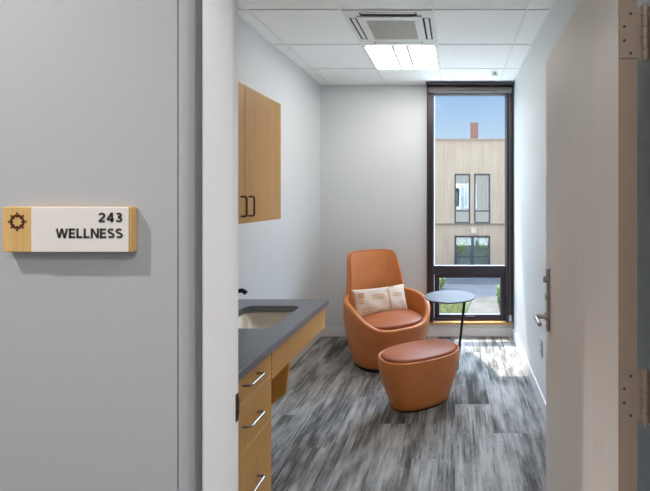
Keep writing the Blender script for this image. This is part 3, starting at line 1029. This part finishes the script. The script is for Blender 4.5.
bd = thing('building', 'pale timber clad building with brick chimney across the yard', 'building', (0, FY, GZ))
ZZ = lambda py, Y=FY: CH - (py - 197) * Y / F - GZ
XX = lambda px, Y=FY: (px - 455) * Y / F
roof = ZZ(140)
ux = [(XX(454.4), XX(470.3)), (XX(474.0), XX(490.4))]
uz0, uz1 = ZZ(223.6), ZZ(173.7)
lx0, lx1, lz0, lz1 = XX(454.4), XX(490.4), .12, ZZ(235.6)
bm = NB()
def wallstrip(x0, x1, z0, z1): box(bm, x0, x1, 0, .35, z0, z1)
wallstrip(-14, ux[0][0], 0, roof); wallstrip(ux[1][1], 15, 0, roof)
wallstrip(ux[0][0], ux[1][1], uz1, roof); wallstrip(ux[0][0], ux[1][1], lz1, uz0); wallstrip(ux[0][0], ux[1][1], 0, lz0)
wallstrip(ux[0][1], ux[1][0], uz0, uz1)
part('facade', bm, M['clad'], bd)
bm = NB(); box(bm, -14, 15, .351, 9, 0, .1); box(bm, -14, 15, .351, 9, roof - .3, roof - .1); box(bm, -14, -13.8, .351, 9, .1, roof - .3); box(bm, 14.8, 15, .351, 9, .1, roof - .3)
box(bm, -14, 15, 2.2, 2.4, .1, roof - .3); box(bm, -13.8, 14.8, .351, 2.2, uz0 - .5, uz0 - .3)
part('inner_rooms', bm, M['interior'], bd)
bm = NB(); box(bm, -14.05, 15.05, -.06, 9.05, roof, roof + .10)
part('roof_edge', bm, M['roofcap'], bd)
bm = NB(); box(bm, -14, 15, -.05, 0, ZZ(224.6), ZZ(224.6) + .09)
part('belt_course', bm, M['belt'], bd)
def framed(x0, x1, z0, z1, w, y0=.04, y1=.16):
    b = NB(); box(b, x0, x0 + w, y0, y1, z0, z1); box(b, x1 - w, x1, y0, y1, z0, z1); box(b, x0 + w, x1 - w, y0, y1, z0, z0 + w); box(b, x0 + w, x1 - w, y0, y1, z1 - w, z1)
    return b
for (x0, x1) in ux:
    b = framed(x0, x1, uz0, uz1, .12); zr = ZZ(211.7); box(b, x0 + .12, x1 - .12, .04, .16, zr, zr + .10)
    wv = part('window', b, M['farframe'], bd)
    b = NB(); box(b, x0 + .12, x1 - .12, .10, .115, uz0 + .12, zr); box(b, x0 + .12, x1 - .12, .10, .115, zr + .10, uz1 - .12)
    part('pane', b, M['farglass'], wv)
    b = NB()
    wdt = x1 - x0
    box(b, x0 + wdt * .38, x0 + wdt * .62, .55, .62, zr + .2, uz1 - .75); box(b, x0 + wdt * .68, x0 + wdt * .78, .55, .62, zr + .4, uz1 - .6)
    part('blind', b, M['curtain'], wv)
b = framed(lx0, lx1, lz0, lz1, .13); xm = XX(472.6); box(b, xm - .11, xm + .11, .04, .16, lz0 + .13, lz1 - .13); zr = ZZ(257)
box(b, lx0 + .13, xm - .11, .05, .15, zr, zr + .07); box(b, xm + .11, lx1 - .13, .05, .15, zr, zr + .07)
dv = part('glazed_door', b, M['farframe'], bd)
b = NB(); box(b, lx0 + .13, xm - .11, .10, .115, lz0 + .13, lz1 - .13); box(b, xm + .11, lx1 - .13, .10, .115, lz0 + .13, lz1 - .13)
part('pane', b, M['farglass2'], dv)
b = NB()
for k in range(4): box(b, lx0 + .15, xm - .13, -.16, -.13, ZZ(252) - k * .14, ZZ(252) - k * .14 + .035)
box(b, lx0 + .14, lx0 + .18, -.17, -.12, 0, ZZ(251.5)); box(b, xm - .17, xm - .13, -.17, -.12, 0, ZZ(251.5))
part('railing', b, M['farframe'], bd)
b = NB(); cx_, cz_ = XX(473.6), ZZ(231.2); box(b, cx_ - .17, cx_ + .17, -.16, 0, cz_ - .13, cz_ + .13); box(b, cx_ - .19, cx_ + .19, -.18, 0, cz_ + .13, cz_ + .17)
part('wall_lamp', b, M['signwhite'], bd)
for cx_, cz_, rx, rz, nn, sd in ((XX(461.5), ZZ(243), .42, .75, 420, 11), (XX(485), ZZ(244), .2, .5, 150, 12)):  # leaf clusters added in place of a green reflection in the panes
    b = NB(); leaves(b, (cx_, .50, cz_), (rx, .25, rz), nn, .11, random.Random(sd))
    tube(b, [(cx_, .50, .1), (cx_, .50, cz_)], .03, n=6)
    part('reflection_leaves', b, M['leafrefl'], dv)
CYo = 2.0
b = NB(); cy_ = FY + CYo
box(b, (470 - 455) * cy_ / F, (478 - 455) * cy_ / F, CYo - .3, CYo + .3, roof + .05, CH - (124.4 - 197) * cy_ / F - GZ)
cm = part('chimney', b, M['brick'], bd)
b = NB(); zt = CH - (124.4 - 197) * cy_ / F - GZ; box(b, (469.8 - 455) * cy_ / F, (478.2 - 455) * cy_ / F, CYo - .33, CYo + .33, zt, zt + .09)
part('chimney_cap', b, M['belt'], cm)
b = NB(); cyl(b, ((479.6 - 455) * cy_ / F, CYo - .2, roof + .05), ((479.6 - 455) * cy_ / F, CYo - .2, roof + .42), .07, n=12)
part('vent_pipe', b, M['signwhite'], bd)

# ------------------------------------------------------------------ light
w = bpy.data.worlds.new('sky'); SC.world = w; w.use_nodes = True
t = w.node_tree; bg = t.nodes['Background']
geo = t.nodes.new('ShaderNodeTexCoord'); sep = t.nodes.new('ShaderNodeSeparateXYZ')
t.links.new(geo.outputs['Generated'], sep.inputs[0])
rp = t.nodes.new('ShaderNodeValToRGB')
el = rp.color_ramp.elements
SKY = [(0.0, (.55, .60, .62)), (.10, (.47, .60, .72)), (.26, (.26, .41, .65)), (.46, (9.4, 12, 15.6)), (1.0, (9.8, 12.5, 16))]
while len(el) < len(SKY): el.new(.5)
for e, (p, c) in zip(el, SKY): e.position = p; e.color = tuple(c) + (1,)
t.links.new(sep.outputs['Z'], rp.inputs['Fac'])
# sky behind the viewpoint turned white, added to light the far facade
mr = t.nodes.new('ShaderNodeMapRange'); mr.inputs['From Min'].default_value = .1; mr.inputs['From Max'].default_value = -.5
t.links.new(sep.outputs['Y'], mr.inputs['Value'])
mx = t.nodes.new('ShaderNodeMix'); mx.data_type = 'RGBA'
t.links.new(mr.outputs[0], mx.inputs[0]); t.links.new(rp.outputs['Color'], mx.inputs[6]); mx.inputs[7].default_value = (1.0, 1.0, 1.0, 1)
t.links.new(mx.outputs[2], bg.inputs['Color'])
bg.inputs['Strength'].default_value = 1.0

sd = bpy.data.lights.new('sun', 'SUN'); sd.energy = 6.0; sd.color = (1.0, .95, .87); sd.angle = math.radians(.55)
so = bpy.data.objects.new('sun', sd); COL.objects.link(so)
so.rotation_euler = Vector((.4043, -.9146, -2.19)).to_track_quat('-Z', 'Y').to_euler()

# corridor downlight that throws the sign's shadow, and added fill panels for jamb and room
lv = Vector((-.029, -.0165, .048)); k = (HC - .02 - 1.44) / .048
p = Vector((-.610, SY, 1.44)) + lv * k
ld = bpy.data.lights.new('corridor_downlight', 'SPOT'); ld.energy = 195; ld.color = (1, .97, .94); ld.spot_size = math.radians(52); ld.spot_blend = 1.0; ld.shadow_soft_size = .035
lo = bpy.data.objects.new('corridor_downlight', ld); COL.objects.link(lo); lo.location = p
lo.rotation_euler = Vector((.75, .6, -1.95)).to_track_quat('-Z', 'Y').to_euler()
for k, (x, e, y) in enumerate(((-.35, 24, -1.05), (1.5, 38, .30))):  # fill lights added to brighten the jamb and room
    ad = bpy.data.lights.new('corridor_fill_panel', 'AREA'); ad.shape = 'RECTANGLE'; ad.size = 1.2; ad.size_y = .6; ad.energy = e; ad.color = (1, .97, .95)
    ao = bpy.data.objects.new('corridor_fill_panel', ad); COL.objects.link(ao); ao.location = (x, y, HC - .02)

# daylight sampling guide in the window opening
pd = bpy.data.lights.new('window_portal', 'AREA'); pd.shape = 'RECTANGLE'; pd.size = .80; pd.size_y = 2.45
po = bpy.data.objects.new('window_portal', pd); COL.objects.link(po); po.location = (.16, 4.63, 1.42); po.rotation_euler = (-PI / 2, 0, 0)
pd.cycles.is_portal = True

vs = SC.view_settings
vs.view_transform = 'Standard'; vs.look = 'None'; vs.exposure = 0.45; vs.gamma = 1.0
try: vs.use_curve_mapping = False
except Exception: pass
SC.cycles.use_denoising = True
SC.cycles.denoiser = 'OPENIMAGEDENOISE'
SC.cycles.denoising_input_passes = 'RGB_ALBEDO_NORMAL'
SC.cycles.denoising_prefilter = 'ACCURATE'
SC.cycles.max_bounces = 10
SC.cycles.diffuse_bounces = 6
SC.cycles.transparent_max_bounces = 12
SC.cycles.sample_clamp_indirect = 6.0
SC.cycles.caustics_reflective = False
SC.cycles.caustics_refractive = False
